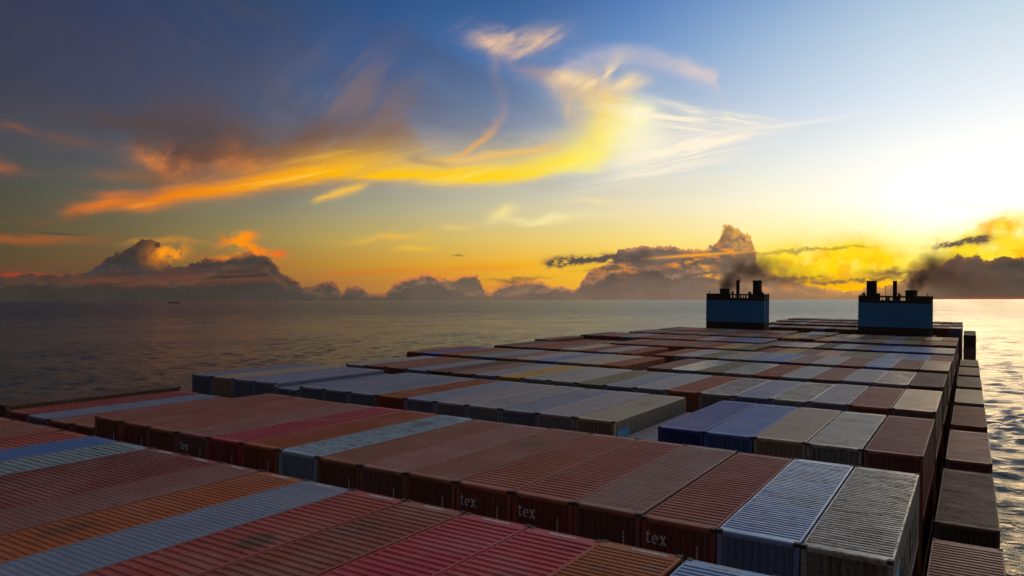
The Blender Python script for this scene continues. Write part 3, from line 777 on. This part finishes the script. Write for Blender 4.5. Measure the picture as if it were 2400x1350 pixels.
for k in range(1, 12):                                  # pale plates on the far roof ends of the first row
    b = MB(); x0 = random.Random(k).uniform(-.55, -.2)
    b.box(x0, x0+random.Random(k+50).uniform(.75, 1.05), HY-.34, HY-.20, CH-.015, CH-.008)
    add_part(roots[0, k], 'roof_marking', b, M_white)
def star_square(root, y0, z0, s):
    b = MB(); b.box(HX-.010, HX-.002, y0, y0+s, z0, z0+s)
    o = add_part(root, 'logo_square', b, M_blue, 'light blue square with a white star')
    pts = []
    for i in range(14):
        a = PI/2+i*PI/7; r = s*.38 if i % 2 == 0 else s*.17
        pts.append((y0+s/2+r*math.cos(a), z0+s/2+r*math.sin(a)))
    b = MB(); n = len(b.v); b.v = [(HX+.001, y0+s/2, z0+s/2)]+[(HX+.001, p[0], p[1]) for p in pts]
    b.f = [(0, 1+i, 1+(i+1) % 14) for i in range(14)]
    link('logo_star', b.mesh('logo_star'), M_white, o)
star_square(roots[1, 0], -5.7, .55, 1.75)
star_square(roots[2, 6], -5.7, .55, 1.75)
def side_text(root, body, y0, z0, size):
    for i, ch in enumerate(body):
        cu = bpy.data.curves.new('letter', 'FONT'); cu.body = ch; cu.size = size; cu.extrude = .003; cu.align_x = 'LEFT'
        cu.offset = .02
        t = bpy.data.objects.new('letter_src', cu); COL.objects.link(t)
        dg = bpy.context.evaluated_depsgraph_get(); dg.update()
        me = bpy.data.meshes.new_from_object(t.evaluated_get(dg))
        bpy.data.objects.remove(t); me.materials.clear(); me.materials.append(M_dark)
        o = bpy.data.objects.new('letter', me); COL.objects.link(o); o.parent = root
        o.rotation_euler = (PI/2, 0, PI/2); o.location = (HX-.004, y0+i*size*.80, z0)
side_text(roots[1, 0], 'MAERSK', -3.75, .78, 1.75)

# ------------------------------------------------------------------ cargo below the top tier: one mass
def lower_cargo():
    b = MB()
    for bi, (name, y, h, cols, drop) in enumerate(BAYS):
        for k, code in enumerate(cols):
            if code == '.' and not (bi == 2 and k == 5): continue
            zt = tops(bi, k)-CH-.05
            if (bi == 2 and k == 5): zt = -7.08-1.05-CH-.05
            if k == 0 and bi < 10: zt -= CH+.05
            x = X0-k*PITCH_X
            for t in range(3):
                b.box(x-CW-.035, x-.035, y, y+CL, zt-CH, zt); zt -= CH+.03
    for y, c, r_ in OUT+[(195., 'd', ''), (210.2, 'd', '')]:
        zt = (-9.92 if y < 190 else -8.1)-CH-.03
        for t in range(3):
            b.box(XO-CW-.035, XO-.035, y, y+CL, zt-CH, zt); zt -= CH+.03
    mt, nt, bs = new_mat('mixed_container_paint')
    geo = nt.nodes.new('ShaderNodeNewGeometry')
    c = ramp(nt, geo.outputs['Random Per Island'], [(0, (.16,.06,.04)), (.3, (.10,.055,.04)), (.5, (.2,.21,.23)), (.7, (.24,.05,.045)), (.85, (.12,.15,.22)), (1, (.25,.12,.05))])
    nt.links.new(c, bs.inputs['Base Color']); bs.inputs['Roughness'].default_value = .6
    o = link('lower_container_tiers', b.mesh('lower_container_tiers'), mt)
    o.location = (0, 0, CAM_Z); o.rotation_euler = (0, PHI, 0)
    tag(o, 'shadowed lower tiers of stacked containers underneath the top layer', 'containers', None, 'stuff')
tick('cont')
lower_cargo()
tick('lower')

# ------------------------------------------------------------------ ship
M_hull = plain('hull_paint', (.10,.16,.22), .5); M_deck = plain('deck_paint', (.10,.05,.04), .7)
M_fblue = plain('funnel_blue', (.042,.215,.47), .75, 0, .10, .4); M_black = plain('funnel_black', (.035,.024,.016), .7)
M_soot = plain('sooty_steel', (.03,.022,.016), .75)
ship = empty('container_ship', ship_loc(-27.5, 80, -46.0), (0, PHI, 0))
tag(ship, 'huge container ship with two blue banded funnels towards its stern', 'ship')
def sp(name, mb, mat, label=None, parent=None):
    o = link(name, mb.mesh(name), mat); o.parent = parent or ship
    if label: o['label'] = label
    return o
OX, OY, OZ = 27.5, -80, 46.0       # ship frame -> ship local
def sh(x, y, z): return (x+OX, y+OY, z+OZ)
b = MB()
out = [(-29.6, 262), (-29.6, -90), (-18, -125), (0, -137), (18, -125), (29.6, -90), (29.6, 262)]
b.prism([(x, y-80) for x, y in out], 'z', -2.0, 46.0-21.0)
sp('hull', b, M_hull)
b = MB(); b.prism([(x*.97, y*.99-80) for x, y in out], 'z', 46.0-20.996, 46.0-20.9)
sp('deck', b, M_deck)
# lashing bridges between the bays, deep in the gaps
for bi in range(9):
    y = BAYS[bi+1][1]-1.45; b = MB()
    x_l, x_r = -54.0+OX, -4.5+OX
    n = 20
    for i in range(n+1):
        x = x_l+(x_r-x_l)*i/n
        b.box(x-.12, x+.12, y-.5+OY, y+.5+OY, OZ-20.85, OZ-12.6)
    b.box(x_l-.3, x_r+.3, y-.55+OY, y+.55+OY, OZ-12.59, OZ-12.4)
    sp('lashing_bridge', b, M_deck)
def funnel(xl, xr, mirror, label):
    """casing between xl and xr; mirror puts the short stack on the right"""
    y0, y1, zt, zb = 158.0, 162.1, .40, -24.9
    def X(t): return (xr-t if mirror else xl+t)            # t metres in from the outboard side
    w = xr-xl
    b = MB(); b.box(xl+OX, xr+OX, y0+OY, y1+OY, zb+OZ, -5.62+OZ)
    f = sp('funnel', b, M_black, label)
    b = MB(); b.box(xl+OX-.02, xr+OX+.02, y0+OY-.02, y1+OY+.02, -5.61+OZ, -1.02+OZ); sp('blue_band', b, M_fblue, None, f)
    # upper black band: solid ends, open gallery in the middle
    b = MB(); b.box(xl+OX, xr+OX, y0+OY, y1+OY, -1.01+OZ, -.45+OZ)
    ta, tb = 3.9, w-3.2
    for t0, t1 in ((0, ta), (tb, w)):
        xa, xb = sorted((X(t0), X(t1))); b.box(xa+OX, xb+OX, y0+OY, y1+OY, -.45+OZ, zt+OZ)
    sp('upper_casing', b, M_black, None, f)
    xa, xb = sorted((X(ta), X(tb)))
    for yy in (y0+.06, y1-.06):
        b = MB()
        b.box(xa+OX, xb+OX, yy-.06+OY, yy+.06+OY, zt-.30+OZ, zt+OZ-.01)
        n = 9
        for i in range(n+1):
            x = xa+(xb-xa)*i/n; x = min(max(x, xa+.06), xb-.06)
            ww = .05 if i % 3 else .16
            b.box(x-ww+OX, x+ww+OX, yy-.05+OY, yy+.05+OY, -.449+OZ, zt-.30+OZ)
        sp('railing', b, M_black, None, f)
    ym = (y0+y1)/2+OY
    def pipe(t, half, h, y=ym, round_=True):
        b = MB(); c = X(t)+OX
        b.tube((c, y, -.445+OZ), (c, y, h+OZ), half, 20); b.tube((c, y, h+OZ-.16), (c, y, h+OZ+.04), half+.05, 20)
        o = sp('exhaust_pipe', b, M_soot, None, f)
    pipe(3.35, 1.03, 1.45); pipe(6.15, .37, 3.25); pipe(10.2, .92, 3.22)
    b = MB()                                              # stays and small masts
    c = OX
    b.tube((X(5.8)+c, y0+OY+.3, 1.15+OZ), (X(4.6)+c, y0+OY+.3, .25+OZ), .06, 6)
    b.tube((X(11.15)+c, y0+OY+.3, 1.2+OZ), (X(12.0)+c, y0+OY+.3, .42+OZ), .07, 6)
    b.tube((X(11.2)+c, y0+OY+.6, .9+OZ), (X(11.9)+c, y0+OY+.6, .35+OZ), .05, 6)
    sp('stay', b, M_soot, None, f)
    b = MB(); b.tube((X(.55)+c, y0+OY+.3, .38+OZ), (X(.55)+c, y0+OY+.3, .98+OZ), .07, 6); sp('vent_post', b, M_soot, None, f)
    b = MB()
    for t, r_ in ((8.9, .42), (5.35, .30), (11.4, .34)):
        b.tube((X(t)+c, y0+OY+1.0, -.44+OZ), (X(t)+c, y0+OY+1.0, .55+OZ), r_*.7, 10); b.tube((X(t)+c, y0+OY+1.0, .55+OZ), (X(t)+c, y0+OY+1.0, .85+OZ), r_, 10, r_*.6)
    sp('ventilator', b, M_soot, None, f)
    if mirror:
        b = MB(); b.tube((X(7.6)+c, y0+OY+.5, -.44+OZ), (X(7.6)+c, y0+OY+.5, 2.05+OZ), .05, 6); b.tube((X(7.6)+c, y0+OY+.5, 2.0+OZ), (X(7.6)+c, y0+OY+.5, 2.25+OZ), .10, 6)
        sp('mast', b, M_soot, None, f)
    # ladder and pipes on the side that faces inboard / outboard
    b = MB(); xs_ = xr+OX+.02
    for yy in (1.0, 1.5): b.box(xs_, xs_+.08, y0+yy+OY-.03, y0+yy+OY+.03, -9+OZ, zt+OZ)
    for i in range(24): b.box(xs_+.02, xs_+.06, y0+1.03+OY, y0+1.47+OY, -9+i*.38+OZ, -9+i*.38+.05+OZ)
    b.tube((xs_+.12, y0+2.6+OY, -9+OZ), (xs_+.12, y0+2.6+OY, zt+.1+OZ), .09, 8)
    sp('ladder', b, M_soot, None, f)
    return f
funnel(-48.4, -36.2, False, 'left funnel with the short smoking stack at its left end')
funnel(-18.5, -6.2, True, 'right funnel with the short smoking stack at its right end')

# ------------------------------------------------------------------ smoke
def smoke(name, path, label, dens):
    """closed tapered tube along the drift, filled with uneven soot"""
    P = [Vector((x, y, z+CAM_Z)) for x, y, z, r in path]; Rr = [r for *_, r in path]
    bm = bmesh.new(); seg = 14; rings = []
    for i, p in enumerate(P):
        d = ((P[min(i+1, len(P)-1)]-P[max(i-1, 0)])).normalized(); a = d.orthogonal().normalized(); q = d.cross(a)
        rings.append([bm.verts.new(p+Rr[i]*(a*math.cos(2*PI*j/seg)+q*math.sin(2*PI*j/seg))) for j in range(seg)])
    for i in range(len(P)-1):
        for j in range(seg): bm.faces.new((rings[i][j], rings[i][(j+1) % seg], rings[i+1][(j+1) % seg], rings[i+1][j]))
    bm.faces.new(rings[0][::-1]); bm.faces.new(rings[-1])
    bmesh.ops.recalc_face_normals(bm, faces=bm.faces)
    me = bpy.data.meshes.new(name); bm.to_mesh(me); bm.free()
    mt = bpy.data.materials.new('soot_smoke'); mt.use_nodes = True; nt = mt.node_tree; nt.nodes.clear()
    geo = nt.nodes.new('ShaderNodeNewGeometry'); spx = nt.nodes.new('ShaderNodeSeparateXYZ'); nt.links.new(geo.outputs['Position'], spx.inputs[0])
    px, py, pz = (V(nt, spx.outputs[i]) for i in range(3))
    tot = None
    for i in range(len(P)):
        dx, dy, dz = px-P[i].x, py-P[i].y, pz-P[i].z
        g = ((dx*dx+dy*dy+dz*dz)*(-1/(Rr[i]*.62)**2)).exp()*dens[i]
        tot = g if tot is None else tot+g
    n = noise(nt, geo.outputs['Position'], .42, 5, .62)
    dn = tot*(n-.36).max(0)*4.6
    pv = nt.nodes.new('ShaderNodeVolumePrincipled'); pv.inputs['Color'].default_value = (.55,.36,.27,1); pv.inputs['Anisotropy'].default_value = .45
    nt.links.new(dn.v, pv.inputs['Density'])
    o = nt.nodes.new('ShaderNodeOutputMaterial'); nt.links.new(pv.outputs[0], o.inputs['Volume'])
    ob = link(name, me, mt); tag(ob, label, 'smoke')
    mt.cycles.volume_step_rate = 1.0
smoke('smoke_plume', [(-45.1,160,1.3,1.1),(-44.8,160.2,2.7,1.9),(-43.9,161,4.5,2.8),(-42.3,163,6.2,3.5),(-40.2,166,7.0,3.8),(-38.0,170,6.6,3.9),(-35.6,176,5.6,3.8),(-33,184,4.9,3.6),(-30,193,4.5,3.2)],
      'brown smoke arching right from the left funnel', [2.2,1.5,.95,.75,.6,.42,.26,.16,.08])
smoke('smoke_plume', [(-9.1,160,1.4,1.1),(-8.9,160.3,2.9,1.9),(-8.3,161.4,4.6,2.9),(-6.9,164,5.7,3.7),(-4.8,168,5.6,4.3),(-2.4,174,4.8,4.8),(.4,182,3.9,5.2),(4,192,3.0,5.5),(8,204,2.4,5.5)],
      'dark smoke billowing right from the right funnel', [2.2,1.6,1.0,.7,.45,.3,.22,.15,.09])

# ------------------------------------------------------------------ far vessel on the horizon
far = empty('distant_ship', (-15000*math.sin(R(56.3)), 15000*math.cos(R(56.3)), 0), (0, 0, R(56)))
tag(far, 'tiny hazy ship on the left horizon', 'ship')
b = MB(); b.prism([(-95,0),(95,0),(104,16),(-98,14)], 'y', -14, 14); link('hull', b.mesh('hull'), plain('far_hull', (.11,.10,.095), .9), far)
b = MB(); b.box(-78,-60,-12,12,14,40); b.box(-40,80,-12,12,15,24); link('superstructure', b.mesh('superstructure'), plain('far_house', (.09,.08,.07), .8), far)
tick('end')
